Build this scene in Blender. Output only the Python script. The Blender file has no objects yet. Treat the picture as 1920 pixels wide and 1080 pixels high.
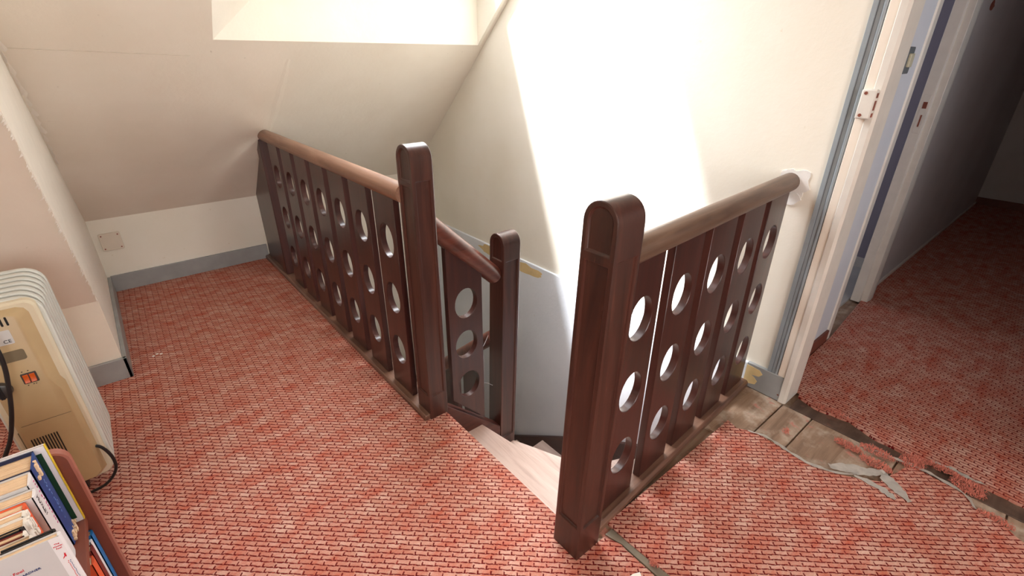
import bpy, bmesh, math, random
from mathutils import Vector, Matrix, Euler, noise
R = math.radians
random.seed(7)
sc = bpy.context.scene
COL = sc.collection

# ------------------------------------------------------------------ camera
F_PX = 900.72
cam_d = bpy.data.cameras.new('camera')
cam = bpy.data.objects.new('camera', cam_d)
COL.objects.link(cam)
sc.camera = cam
cam_d.sensor_fit = 'HORIZONTAL'
cam_d.sensor_width = 36.0
cam_d.lens = F_PX / 1920.0 * 36.0
cam_d.clip_start = 0.02
yaw, pitch, roll = R(40.008), R(25.876), R(0.343)
fw = Vector((math.sin(yaw) * math.cos(pitch), math.cos(yaw) * math.cos(pitch), -math.sin(pitch)))
rt0 = Vector((math.cos(yaw), -math.sin(yaw), 0))
up0 = rt0.cross(fw)
rt = rt0 * math.cos(roll) + up0 * math.sin(roll)
up = up0 * math.cos(roll) - rt0 * math.sin(roll)
m = Matrix((rt, up, -fw)).transposed().to_4x4()
m.translation = Vector((0, 0, 1.28))
cam.matrix_world = m

# ------------------------------------------------------------------ world, sun, window and fill light, exposure
world = bpy.data.worlds.new('world')
sc.world = world
world.use_nodes = True
bg = world.node_tree.nodes['Background']
bg.inputs[0].default_value = (0.80, 0.90, 1.0, 1)
bg.inputs[1].default_value = 0.8

sun_d = bpy.data.lights.new('sun', 'SUN')
sun = bpy.data.objects.new('sun', sun_d)
COL.objects.link(sun)
sun_d.energy = 24.0
sun_d.angle = R(7.0)
sun_d.color = (0.98, 0.98, 1.0)
SUN_DIR = Vector((0.50, -0.42, -1.0)).normalized()
sun.rotation_euler = SUN_DIR.to_track_quat('-Z', 'Y').to_euler()
sun.location = (-1.0, 3.5, 5.0)

def area(name, loc, direction, sx, sy, power, color, spread=180):
    d = bpy.data.lights.new(name, 'AREA')
    d.shape = 'RECTANGLE'; d.size = sx; d.size_y = sy
    d.energy = power; d.color = color; d.spread = R(spread)
    o = bpy.data.objects.new(name, d)
    COL.objects.link(o)
    o.location = loc
    o.rotation_euler = Vector(direction).to_track_quat('-Z', 'Y').to_euler()
    return o
# daylight entering by the roof window; the lamps after it are added fill
area('skylight_daylight', (1.28, 2.09, 2.23), (0, -0.68, -0.73), 1.1, 1.25, 40.0, (0.92, 0.96, 1.0), 115)
area('window_fill', (-0.1, -1.74, 1.40), (0, 1, -0.12), 1.5, 1.15, 36.0, (1.0, 0.97, 0.95))  # added fill lamp behind the camera, lifts the whole landing
area('corridor_fill', (2.75, -0.49, 1.30), (0, 1, 0), 0.5, 0.8, 1.0, (0.86, 0.90, 1.0))  # added lamp brightening the corridor, stands in for light from a side doorway
area('side_room_fill', (2.9, 2.38, 1.40), (0, -1, 0), 0.9, 0.9, 5.0, (0.95, 0.93, 1.0))  # added lamp to brighten the side room wall seen through the gap

vs = sc.view_settings
vs.view_transform = 'Standard'
vs.look = 'None'
vs.gamma = 1.0
vs.use_curve_mapping = False
vs.exposure = 0.30
try:
    sc.cycles.max_bounces = 8
    sc.cycles.diffuse_bounces = 5
    sc.cycles.transparent_max_bounces = 12
    sc.cycles.sample_clamp_indirect = 8.0
except Exception:
    pass

# ------------------------------------------------------------------ material helpers
def srgb(r, g, b):
    f = lambda c: (c / 255) / 12.92 if c / 255 <= 0.04045 else ((c / 255 + 0.055) / 1.055) ** 2.4
    return (f(r), f(g), f(b), 1)

class NT:
    def __init__(s, name):
        s.mat = bpy.data.materials.new(name); s.mat.use_nodes = True
        s.t = s.mat.node_tree; s.b = s.t.nodes['Principled BSDF']
    def n(s, kind, **kw):
        nd = s.t.nodes.new(kind)
        for k, v in kw.items():
            if k.startswith('i_'):
                key = k[2:]
                nd.inputs[int(key) if key.isdigit() else key.replace('_', ' ')].default_value = v
            else: setattr(nd, k, v)
        return nd
    def l(s, a, b): s.t.links.new(a, b)
    def coords(s, scale=(1, 1, 1), rot=(0, 0, 0), rnd=False):
        tc = s.n('ShaderNodeTexCoord'); mp = s.n('ShaderNodeMapping')
        mp.inputs['Scale'].default_value = scale; mp.inputs['Rotation'].default_value = rot
        src = tc.outputs['Object']
        if rnd:
            oi = s.n('ShaderNodeObjectInfo'); ml = s.n('ShaderNodeMath', operation='MULTIPLY', i_1=37.0)
            s.l(oi.outputs['Random'], ml.inputs[0])
            ad = s.n('ShaderNodeVectorMath', operation='ADD'); s.l(src, ad.inputs[0]); s.l(ml.outputs[0], ad.inputs[1]); src = ad.outputs[0]
        s.l(src, mp.inputs[0]); return mp.outputs[0]
    def noise(s, vec, scale, detail=4, rough=0.55, dist=0.0):
        nd = s.n('ShaderNodeTexNoise'); nd.inputs['Scale'].default_value = scale
        nd.inputs['Detail'].default_value = detail; nd.inputs['Roughness'].default_value = rough
        nd.inputs['Distortion'].default_value = dist
        s.l(vec, nd.inputs['Vector']); return nd.outputs['Fac']
    def ramp(s, fac, stops):
        rp = s.n('ShaderNodeValToRGB'); e = rp.color_ramp.elements
        e[0].position, e[0].color = stops[0]; e[1].position, e[1].color = stops[-1]
        for p, c in stops[1:-1]:
            x = e.new(p); x.color = c
        s.l(fac, rp.inputs[0]); return rp.outputs[0]
    def mix(s, fac, a, b, mode='MIX'):
        mx = s.n('ShaderNodeMix', data_type='RGBA', blend_type=mode)
        for sock, v in ((mx.inputs['Factor'], fac), (mx.inputs['A'], a), (mx.inputs['B'], b)): pass
        ins = [i for i in mx.inputs if i.enabled]
        f = mx.inputs[0]; A = mx.inputs[6]; B = mx.inputs[7]
        for sock, v in ((f, fac), (A, a), (B, b)):
            if hasattr(v, 'links') or hasattr(v, 'is_linked'): s.l(v, sock)
            else: sock.default_value = v
        return mx.outputs[2]
    def bump(s, h, strength=0.2, dist=0.002):
        bp = s.n('ShaderNodeBump'); bp.inputs['Strength'].default_value = strength; bp.inputs['Distance'].default_value = dist
        s.l(h, bp.inputs['Height']); s.l(bp.outputs[0], s.b.inputs['Normal'])
    def color(s, v): 
        if isinstance(v, tuple): s.b.inputs['Base Color'].default_value = v
        else: s.l(v, s.b.inputs['Base Color'])
    def rough(s, v): s.b.inputs['Roughness'].default_value = v

MATS = {}
def plaster(name, c, c2, rough=0.75, dirt=None, bump=0.25):
    n = NT(name); v = n.coords()
    a = n.noise(v, 2.2, 5); col = n.ramp(a, [(0.35, c), (0.68, c2)])
    if dirt:
        d = n.noise(v, 26, 3, 0.6); col = n.mix(n.ramp(d, [(0.72, (0, 0, 0, 1)), (0.80, (1, 1, 1, 1))]), col, dirt)
    n.color(col); n.rough(rough)
    n.bump(n.noise(v, 45, 4, 0.6), bump, 0.003)
    MATS[name] = n.mat
def plain(name, c, rough=0.5, metal=0.0, var=0.12, nscale=18, bump=0.0):
    n = NT(name); v = n.coords()
    k = 1 - var
    n.color(n.ramp(n.noise(v, nscale, 4), [(0.3, (c[0] * k, c[1] * k, c[2] * k, 1)), (0.7, c)]))
    n.rough(rough); n.b.inputs['Metallic'].default_value = metal
    if bump: n.bump(n.noise(v, nscale * 3, 3), bump, 0.002)
    MATS[name] = n.mat
def wood(name, dark, mid, light, axis='z', rough=0.38, wear=None, coat=0.0):
    n = NT(name)
    sc_ = {'z': (34, 34, 2.2), 'y': (34, 2.2, 34), 'x': (2.2, 34, 34)}[axis]
    v = n.coords(sc_, rnd=True); v2 = n.coords(rnd=True)
    g = n.noise(v, 1.0, 6, 0.62, 0.6)
    col = n.ramp(g, [(0.25, dark), (0.52, mid), (0.80, light)])
    bl = n.noise(v2, 5, 3); col = n.mix(n.ramp(bl, [(0.35, (0.62, 0.62, 0.62, 1)), (0.7, (1, 1, 1, 1))]), col, col, 'MIX') if False else col
    if wear:
        w = n.noise(v, 2.6, 5, 0.7); col = n.mix(n.ramp(w, [(0.66, (0, 0, 0, 1)), (0.74, (1, 1, 1, 1))]), col, wear)
    n.color(col)
    n.rough(rough); n.bump(g, 0.12, 0.0012)
    n.b.inputs['Coat Weight'].default_value = coat; n.b.inputs['Coat Roughness'].default_value = 0.22
    MATS[name] = n.mat

plaster('wall_cream', srgb(233, 228, 214), srgb(240, 236, 225), dirt=srgb(216, 206, 182))
plaster('ceiling_cream', srgb(229, 220, 204), srgb(237, 230, 216), dirt=srgb(206, 197, 180))
plaster('stair_white', srgb(218, 224, 231), srgb(228, 233, 239), dirt=srgb(196, 190, 176), bump=0.45)
plaster('corridor_wall', srgb(196, 192, 192), srgb(206, 203, 203))
plaster('pale_blue', srgb(208, 213, 222), srgb(216, 221, 229), bump=0.1)
plaster('purple_wall', srgb(150, 144, 156), srgb(160, 154, 166))
plaster('vinyl_grey', srgb(170, 168, 166), srgb(196, 194, 190))
plain('skirt_grey', srgb(158, 160, 160), 0.45, var=0.2, nscale=9)
plain('trim_grey', srgb(150, 160, 166), 0.4, var=0.1)
plain('trim_dark', srgb(110, 116, 120), 0.45)
plain('frame_white', srgb(226, 222, 214), 0.4, var=0.08)
plain('cream_paint', srgb(242, 232, 218), 0.5, var=0.12, nscale=6, bump=0.15)
plain('rust', srgb(150, 80, 60), 0.7, var=0.4)
plain('brown_skirt', srgb(120, 66, 52), 0.5, var=0.25)
plain('peel_yellow', srgb(220, 194, 142), 0.75, var=0.15)
plain('plaster_white', srgb(236, 234, 230), 0.8, var=0.1, bump=0.3)
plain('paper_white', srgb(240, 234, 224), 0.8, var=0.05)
plain('switch_ivory', srgb(206, 202, 176), 0.4)
plain('crack_line', srgb(190, 178, 160), 0.8)
plain('plate_ivory', srgb(222, 212, 196), 0.4, var=0.06)
plain('black_rubber', srgb(24, 24, 26), 0.45)
plain('dark_slot', srgb(22, 20, 18), 0.7)
plain('heater_beige', srgb(186, 162, 122), 0.42, var=0.05)
plain('heater_cream', srgb(218, 208, 182), 0.4, var=0.04)
plain('heater_fin', srgb(214, 218, 212), 0.35, var=0.04)
plain('heater_recess', srgb(120, 108, 84), 0.5)
plain('heater_label', srgb(206, 206, 204), 0.4, var=0.04)
plain('switch_frame', srgb(70, 66, 64), 0.4)
plain('switch_orange', srgb(206, 90, 26), 0.3, var=0.1)  # plain orange of the heater rockers, no emission
plain('case_brown', srgb(124, 66, 50), 0.42, var=0.12)
plain('case_edge', srgb(168, 104, 88), 0.4, var=0.12)
plain('page_cream', srgb(240, 208, 170), 0.8, var=0.12, nscale=60)
plain('book_navy', srgb(24, 34, 74), 0.55, var=0.3)
plain('book_blue', srgb(36, 70, 140), 0.55, var=0.3)
plain('book_white', srgb(232, 230, 232), 0.45, var=0.04)
plain('book_green', srgb(16, 66, 40), 0.5, var=0.1)
plain('book_yellow', srgb(240, 206, 60), 0.5, var=0.05)
plain('book_orange', srgb(232, 98, 58), 0.5, var=0.08)
plain('book_black', srgb(32, 30, 32), 0.5)
plain('book_grey', srgb(206, 204, 204), 0.5, var=0.06)
plain('book_cyan', srgb(28, 118, 186), 0.4, var=0.3, nscale=30)
plain('book_maroon', srgb(120, 44, 40), 0.5)
plain('ink_red', srgb(208, 40, 52), 0.5, var=0.0)
plain('ink_navy', srgb(58, 64, 118), 0.5, var=0.0)
plain('ink_black', srgb(30, 28, 30), 0.5, var=0.0)
plain('ink_pink', srgb(214, 120, 160), 0.5, var=0.0)
plain('ink_blue', srgb(110, 140, 200), 0.5, var=0.0)
plain('web_backing', srgb(232, 224, 214), 0.85, var=0.2, nscale=40, bump=0.3)
plain('fluff_coral', srgb(232, 142, 122), 0.9, var=0.35, nscale=60)
plain('cobweb', srgb(200, 200, 205), 0.9)
plain('metal_worn', srgb(160, 148, 130), 0.4, 0.6, var=0.3)
wood('wood_post', srgb(40, 21, 17), srgb(66, 36, 29), srgb(90, 52, 41), 'z', 0.36, srgb(110, 70, 56), 0.15)
wood('wood_plank', srgb(40, 18, 16), srgb(60, 28, 23), srgb(78, 38, 31), 'z', 0.36, None, 0.3)
wood('wood_rail_y', srgb(100, 68, 52), srgb(142, 106, 86), srgb(170, 136, 114), 'y', 0.36)
wood('wood_rail_x', srgb(74, 54, 42), srgb(104, 80, 64), srgb(134, 106, 88), 'x', 0.40)
wood('wood_rail_dark', srgb(60, 28, 22), srgb(96, 50, 38), srgb(120, 66, 50), 'x', 0.34)
wood('wood_base_y', srgb(74, 46, 36), srgb(112, 80, 64), srgb(146, 112, 92), 'y', 0.45, None, 0.5)
wood('wood_base_x', srgb(74, 46, 36), srgb(112, 80, 64), srgb(146, 112, 92), 'x', 0.45, None, 0.5)
wood('wood_string', srgb(52, 24, 20), srgb(84, 42, 34), srgb(104, 56, 44), 'x', 0.4)
wood('wood_string_y', srgb(40, 20, 17), srgb(58, 30, 25), srgb(74, 40, 32), 'y', 0.4)
wood('wood_tread', srgb(178, 146, 132), srgb(212, 186, 174), srgb(228, 208, 196), 'y', 0.45, srgb(220, 204, 192))

def board_mat(name, c1, c2, c3, c4, c5):
    n = NT(name); v = n.coords((3, 30, 30), rnd=True); v2 = n.coords()
    g = n.noise(v, 1.0, 6, 0.6, 0.4)
    col = n.ramp(g, [(0.25, srgb(*c1)), (0.5, srgb(*c2)), (0.8, srgb(*c3))])
    p = n.noise(v2, 9, 5, 0.65)
    col = n.mix(n.ramp(p, [(0.50, (0, 0, 0, 1)), (0.72, (.7, .7, .7, 1))]), col, srgb(*c4))
    p2 = n.noise(n.coords((14, 8, 8)), 1.4, 5, 0.7)
    col = n.mix(n.ramp(p2, [(0.60, (0, 0, 0, 1)), (0.68, (1, 1, 1, 1))]), col, srgb(*c5))
    n.color(col); n.rough(0.45); n.bump(g, 0.3, 0.002); MATS[name] = n.mat
board_mat('bare_board', (112, 88, 70), (152, 124, 102), (184, 160, 138), (214, 200, 182), (190, 128, 112))
board_mat('dark_board', (62, 46, 38), (88, 68, 56), (112, 90, 76), (128, 104, 88), (120, 80, 68))

def carpet(name, ang, tone=1.0):
    n = NT(name)
    v = n.coords(rot=(0, 0, -ang))
    wob = n.n('ShaderNodeTexNoise'); wob.inputs['Scale'].default_value = 60; wob.inputs['Detail'].default_value = 2
    n.l(v, wob.inputs['Vector'])
    ws = n.n('ShaderNodeVectorMath', operation='SCALE'); ws.inputs['Scale'].default_value = 0.006; n.l(wob.outputs['Color'], ws.inputs[0])
    ad = n.n('ShaderNodeVectorMath', operation='ADD'); n.l(v, ad.inputs[0]); n.l(ws.outputs[0], ad.inputs[1])
    # basket weave: dashed row lines with a short tick at every stitch
    def M(op, a, b=None, c=None):
        nd = n.n('ShaderNodeMath', operation=op)
        for k, x in enumerate((a, b, c)):
            if x is None: continue
            if isinstance(x, (int, float)): nd.inputs[k].default_value = x
            else: n.l(x, nd.inputs[k])
        return nd.outputs[0]
    def step(x, lo, hi):
        mr = n.n('ShaderNodeMapRange', interpolation_type='SMOOTHSTEP'); n.l(x, mr.inputs[0])
        mr.inputs[1].default_value = lo; mr.inputs[2].default_value = hi; mr.inputs[3].default_value = 1.0; mr.inputs[4].default_value = 0.0
        return mr.outputs[0]
    sx = n.n('ShaderNodeSeparateXYZ'); n.l(ad.outputs[0], sx.inputs[0])
    vy = M('DIVIDE', sx.outputs[1], 0.0150); fv = M('FRACT', vy); iv = M('FLOOR', vy)
    fu = M('FRACT', M('ADD', M('DIVIDE', sx.outputs[0], 0.036), M('MULTIPLY', iv, 0.37)))
    hl = M('MULTIPLY', step(M('MINIMUM', fv, M('SUBTRACT', 1.0, fv)), 0.07, 0.17), step(M('ABSOLUTE', M('SUBTRACT', fu, 0.5)), 0.40, 0.50))
    tk = M('MULTIPLY', step(M('ABSOLUTE', M('SUBTRACT', fu, 0.10)), 0.030, 0.075), step(fv, 0.55, 0.75))
    st_ = M('MAXIMUM', hl, tk)
    cell = n.n('ShaderNodeTexWhiteNoise', noise_dimensions='2D'); cb_ = n.n('ShaderNodeCombineXYZ')
    n.l(M('FLOOR', M('ADD', M('DIVIDE', sx.outputs[0], 0.036), M('MULTIPLY', iv, 0.37))), cb_.inputs[0]); n.l(iv, cb_.inputs[1]); n.l(cb_.outputs[0], cell.inputs['Vector'])
    base = n.mix(cell.outputs['Value'], srgb(207, 150, 131), srgb(226, 184, 167))
    # worn orange-red blotches running along the pile
    bl = n.noise(n.coords((8, 19, 9), rot=(0, 0, R(-20))), 1.0, 6, 0.72)
    col = n.mix(n.ramp(bl, [(0.40, (0, 0, 0, 1)), (0.67, (0.76, 0.76, 0.76, 1))]), base, srgb(196, 80, 50))
    brk = n.noise(v, 95, 2, 0.5)
    stitch = n.mix(n.ramp(brk, [(0.28, (0, 0, 0, 1)), (0.45, (1, 1, 1, 1))]), srgb(180, 84, 74), srgb(112, 22, 26))
    # keep the dark stitch on top of the blotches
    col = n.mix(st_, col, stitch)
    sp = n.noise(v, 420, 2, 0.7)
    col = n.mix(0.55, col, n.ramp(sp, [(0.30, (0.50, 0.42, 0.40, 1)), (0.62, (1, 1, 1, 1))]), 'MULTIPLY')
    n.color(col); n.rough(0.95)
    n.b.inputs['Specular IOR Level'].default_value = 0.1
    mx = n.n('ShaderNodeMath', operation='SUBTRACT'); n.l(sp, mx.inputs[0]); n.l(st_, mx.inputs[1])
    n.bump(mx.outputs[0], 0.6, 0.003)
    MATS[name] = n.mat
carpet('carpet_landing', R(-43))
carpet('carpet_corridor', R(-91))

def glass_mat():
    n = NT('pane_glass'); t = n.t
    tr = n.n('ShaderNodeBsdfTransparent'); gl = n.n('ShaderNodeBsdfGlossy'); gl.inputs['Roughness'].default_value = 0.02
    fr = n.n('ShaderNodeFresnel'); fr.inputs['IOR'].default_value = 1.45
    mx = n.n('ShaderNodeMixShader'); n.l(fr.outputs[0], mx.inputs[0]); n.l(tr.outputs[0], mx.inputs[1]); n.l(gl.outputs[0], mx.inputs[2])
    out = [x for x in t.nodes if x.type == 'OUTPUT_MATERIAL'][0]
    n.l(mx.outputs[0], out.inputs['Surface']); MATS['pane_glass'] = n.mat
glass_mat()

# ------------------------------------------------------------------ mesh helpers
def wloc(o):
    v = Vector((0, 0, 0))
    while o: v += o.location; o = o.parent
    return v
def obj(name, bm, mat, parent=None, bevel=0.0, smooth=35, origin=None, recalc=True):
    """link a bmesh (world coordinates) as one mesh object; parented things keep their place"""
    if recalc: bmesh.ops.recalc_face_normals(bm, faces=bm.faces)
    me = bpy.data.meshes.new(name)
    off = wloc(parent) if parent else Vector((0, 0, 0))
    if origin is None: origin = off
    origin = Vector(origin)
    bmesh.ops.translate(bm, verts=bm.verts, vec=-origin)
    bm.to_mesh(me); bm.free()
    if smooth:
        me.polygons.foreach_set('use_smooth', [True] * len(me.polygons))
        me.set_sharp_from_angle(angle=R(smooth))
    for mm in (mat if isinstance(mat, (list, tuple)) else [mat]): me.materials.append(MATS[mm])
    o = bpy.data.objects.new(name, me); COL.objects.link(o)
    if parent: o.parent = parent
    o.location = origin - off
    if bevel:
        b = o.modifiers.new('bevel', 'BEVEL'); b.width = bevel; b.segments = 2; b.limit_method = 'ANGLE'; b.angle_limit = R(50)
    return o
def tag(o, label, cat, group=None):
    o['label'] = label; o['category'] = cat
    if group: o['group'] = group
    return o
def thing(name, loc, label, cat, group=None):
    o = bpy.data.objects.new(name, None); COL.objects.link(o); o.location = loc; o.empty_display_size = 0.05
    return tag(o, label, cat, group)
def struct(o, label=None):
    o['kind'] = 'structure'
    if label: o['label'] = label
    return o
def box(bm, x0, x1, y0, y1, z0, z1, mi=0):
    vs_ = [bm.verts.new((x, y, z)) for x in (x0, x1) for y in (y0, y1) for z in (z0, z1)]
    for f in ((0, 1, 3, 2), (4, 6, 7, 5), (0, 4, 5, 1), (2, 3, 7, 6), (0, 2, 6, 4), (1, 5, 7, 3)):
        bm.faces.new([vs_[i] for i in f]).material_index = mi
    return bm
def B(*a):
    bm = bmesh.new(); box(bm, *a); return bm
AX = {'x': lambda p, a: (a, p[0], p[1]), 'y': lambda p, a: (p[0], a, p[1]), 'z': lambda p, a: (p[0], p[1], a)}
def prism(bm, pts, axis, a0, a1, holes=(), mi=0):
    """2D outline (with holes) extruded along an axis"""
    f = AX[axis]
    loops = [pts] + list(holes)
    if not holes:
        A = [bm.verts.new(f(p, a0)) for p in pts]; C = [bm.verts.new(f(p, a1)) for p in pts]
        bm.faces.new(A).material_index = mi; bm.faces.new(C[::-1]).material_index = mi
        for i in range(len(pts)):
            j = (i + 1) % len(pts); bm.faces.new((A[i], A[j], C[j], C[i])).material_index = mi
        return bm
    rings = []
    for a in (a0, a1):
        edges = []; rr = []
        for lp in loops:
            V = [bm.verts.new(f(p, a)) for p in lp]; rr.append(V)
            for i in range(len(V)): edges.append(bm.edges.new((V[i], V[(i + 1) % len(V)])))
        bmesh.ops.triangle_fill(bm, use_beauty=True, use_dissolve=False, edges=edges)
        rings.append(rr)
    for A, C in zip(rings[0], rings[1]):
        for i in range(len(A)):
            j = (i + 1) % len(A); bm.faces.new((A[i], A[j], C[j], C[i])).material_index = mi
    return bm
def PR(pts, axis, a0, a1, holes=()):
    bm = bmesh.new(); prism(bm, pts, axis, a0, a1, holes); return bm
def tube(bm, pts, r, seg=12, cap=True):
    pts = [Vector(p) for p in pts]; rings = []
    prev = None
    for i, p in enumerate(pts):
        t = (pts[min(i + 1, len(pts) - 1)] - pts[max(i - 1, 0)]).normalized()
        if prev is None:
            a = Vector((0, 0, 1)) if abs(t.z) < 0.9 else Vector((1, 0, 0)); u = t.cross(a).normalized()
        else:
            u = (prev - t * prev.dot(t)).normalized()
        prev = u; w = t.cross(u)
        rr = r[i] if isinstance(r, (list, tuple)) else r
        rings.append([bm.verts.new(p + (u * math.cos(k * 2 * math.pi / seg) + w * math.sin(k * 2 * math.pi / seg)) * rr) for k in range(seg)])
    for A, C in zip(rings, rings[1:]):
        for k in range(seg): bm.faces.new((A[k], A[(k + 1) % seg], C[(k + 1) % seg], C[k]))
    if cap: bm.faces.new(rings[0][::-1]); bm.faces.new(rings[-1])
    return bm
def spline(pts, n=8):
    P = [Vector(p) for p in pts]; P = [P[0] * 2 - P[1]] + P + [P[-1] * 2 - P[-2]]; out = []
    for i in range(1, len(P) - 2):
        a, b, c, d = P[i - 1:i + 3]
        for k in range(n):
            t = k / n
            out.append(0.5 * ((2 * b) + (c - a) * t + (2 * a - 5 * b + 4 * c - d) * t * t + (3 * b - a - 3 * c + d) * t ** 3))
    out.append(P[-2]); return out
def ellipse(cx, cz, rx, rz, n=28):
    return [(cx + rx * math.cos(i * 2 * math.pi / n), cz + rz * math.sin(i * 2 * math.pi / n)) for i in range(n)]
def rrect(x0, x1, z0, z1, r, n=5):
    out = []
    for cx, cz, a in ((x1 - r, z1 - r, 0), (x0 + r, z1 - r, 90), (x0 + r, z0 + r, 180), (x1 - r, z0 + r, 270)):
        for k in range(n + 1):
            t = R(a + 90 * k / n); out.append((cx + r * math.cos(t), cz + r * math.sin(t)))
    return out
def ring_loft(bm, outlines, cap=True, mi=0):
    """outlines: list of lists of 3D points, same count"""
    L = [[bm.verts.new(p) for p in o] for o in outlines]
    for A, C in zip(L, L[1:]):
        for i in range(len(A)):
            j = (i + 1) % len(A); bm.faces.new((A[i], A[j], C[j], C[i])).material_index = mi
    if cap: bm.faces.new(L[0]).material_index = mi; bm.faces.new(L[-1][::-1]).material_index = mi
    return bm
def textmesh(name, body, size, mat, origin, xdir, ydir, parent=None, depth=0.0004, align='LEFT'):
    cu = bpy.data.curves.new(name, 'FONT'); cu.body = body; cu.size = size; cu.extrude = depth; cu.align_x = align
    t = bpy.data.objects.new(name, cu); COL.objects.link(t)
    dg = bpy.context.evaluated_depsgraph_get()
    me = bpy.data.meshes.new_from_object(t.evaluated_get(dg)); bpy.data.objects.remove(t)
    X = Vector(xdir).normalized(); Y = Vector(ydir).normalized(); Z = X.cross(Y)
    mt = Matrix((X, Y, Z)).transposed().to_4x4()
    me.transform(mt); me.materials.clear(); me.materials.append(MATS[mat]); me.name = name
    o = bpy.data.objects.new(name, me); COL.objects.link(o)
    if parent: o.parent = parent; o.location = Vector(origin) - wloc(parent)
    else: o.location = origin
    return o

# ------------------------------------------------------------------ key measures
XW = 1.888          # face of the stair wall
YK = 3.485          # face of the knee wall
ZC = 2.30           # flat ceiling
SL = 0.93           # pitch of the main roof slope (rise per run)
def zs(y): return 0.433 + SL * (YK - y)
YT = (0.433 + SL * YK - ZC) / SL
XR = -0.176         # return between the two roof slopes
YN, ZN, SN = 2.408, 0.37, 1.60   # nearer knee wall and steeper slope
YNT = YN - (ZC - ZN) / SN
XL, YF = -1.70, -1.80
FZ = -0.008         # boards under the carpet

# ------------------------------------------------------------------ the setting: floor, walls, ceiling
fl = bmesh.new()
box(fl, XL, 0.765, YF, YK, -0.20, FZ - 0.012)
box(fl, 0.765, 1.99, YF, 0.66, -0.20, FZ - 0.012)
box(fl, 1.99, 6.5, -0.50, 0.66, -0.20, FZ - 0.012)
floor = struct(obj('floor', fl, 'bare_board', smooth=0), 'floor of bare wooden boards showing in the gap between the carpets')
ys = [0.66, 0.486, 0.374, 0.09, -0.198, -0.43]
for a, b in zip(ys, ys[1:]):
    bb = B(1.50, 1.866 if b < 0.47 else 1.872, b + 0.0025, a - 0.0025, FZ - 0.012, FZ - random.random() * 0.0015)
    obj('floorboard', bb, 'bare_board', floor, bevel=0.0015, origin=(1.7, (a + b) / 2, FZ))
obj('floorboard', B(1.868, 1.988, -0.43, 0.462, FZ - 0.012, FZ + 0.0008), 'dark_board', floor, bevel=0.0015)
obj('floorboard', B(0.78, 0.95, YF, 0.60, FZ - 0.012, FZ - 0.001), 'bare_board', floor)
struct(obj('floor_side_room', B(2.0, 3.8, 0.66, 2.4, -0.1, FZ + 0.002), 'vinyl_grey', smooth=0), 'grey vinyl floor of the room beyond the doorway')

# knee wall at the back, down into the stairwell
struct(obj('wall_back', B(-0.30, 1.99, YK, YK + 0.12, -2.7, 0.50), 'wall_cream', smooth=0), 'low cream knee wall under the sloping ceiling')
# stair wall: upper cream part, and lower white part standing a little proud with a ledge
struct(obj('wall_right', B(XW, 1.99, 0.50, YK + 0.1, 0.09, 2.45), 'wall_cream', smooth=0), 'tall cream stair wall catching the light of the roof window')
wl = bmesh.new(); box(wl, 1.874, 1.99, 0.66, YK + 0.1, -2.7, 0.102)
wlow = struct(obj('wall_right_lower', wl, 'stair_white', bevel=0.003), 'white plastered lower stair wall below the ledge')
# yellow patches where the paint has come off under the ledge
def blob(cx, cz, rx, rz, n=26, seed=0, amp=0.35):
    rnd = random.Random(seed); out = []
    for i in range(n):
        a = i * 2 * math.pi / n; k = 1 + amp * (noise.noise((math.cos(a) * 1.7 + seed, math.sin(a) * 1.7, seed * 2.3)))+ rnd.uniform(-.06, .06)
        out.append((cx + rx * k * math.cos(a), cz + rz * k * math.sin(a)))
    return out
for cy, cz, ry, rz, sd in ((2.12, 0.055, 0.17, 0.034, 3), (2.47, 0.062, 0.12, 0.030, 5)):
    obj('peeled_patch', PR([(min(p[0], 2.9), min(p[1], 0.098)) for p in blob(cy, cz, ry, rz, seed=sd)], 'x', 1.8735, 1.876), 'peel_yellow', wlow, smooth=0)
struct(obj('wall_stair_side', B(0.70, 0.765, 1.41, YK, -2.7, -0.012), 'wall_cream', smooth=0), 'side of the landing above the open stairwell')
struct(obj('wall_stair_front', B(0.70, 1.99, 0.56, 0.615, -2.7, -0.20), 'stair_white', smooth=0), 'stairwell wall under the landing balustrade')
struct(obj('floor_lower', B(0.0, 1.99, 0.5, YK + .1, -2.75, -2.65), 'vinyl_grey', smooth=0), 'floor of the storey below')
# near knee wall and its steeper slope, one solid
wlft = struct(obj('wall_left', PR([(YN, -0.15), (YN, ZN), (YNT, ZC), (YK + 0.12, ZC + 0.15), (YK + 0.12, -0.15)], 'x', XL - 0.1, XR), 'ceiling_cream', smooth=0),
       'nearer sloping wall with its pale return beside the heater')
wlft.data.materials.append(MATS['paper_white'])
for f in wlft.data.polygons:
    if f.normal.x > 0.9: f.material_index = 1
struct(obj('wall_left_side', B(XL - 0.1, XL, YF, YN, -0.15, ZC + 0.1), 'wall_cream', smooth=0))
fr = bmesh.new()
box(fr, XL - 0.1, -0.9, YF - 0.1, YF, -0.15, ZC + .1); box(fr, 0.7, 1.99, YF - 0.1, YF, -0.15, ZC + .1)
box(fr, -0.9, 0.7, YF - 0.1, YF, -0.15, 0.8); box(fr, -0.9, 0.7, YF - 0.1, YF, 2.0, ZC + .1)
struct(obj('wall_front', fr, 'wall_cream', smooth=0))
w2 = bmesh.new()
for a in ((-0.9, -0.85, 0.8, 2.0), (0.65, 0.7, 0.8, 2.0), (-0.12, -0.08, 0.8, 2.0)): box(w2, a[0], a[1], YF - 0.08, YF - 0.03, a[2], a[3])
box(w2, -0.9, 0.7, YF - 0.08, YF - 0.03, 0.8, 0.86); box(w2, -0.9, 0.7, YF - 0.08, YF - 0.03, 1.94, 2.0)
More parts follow.
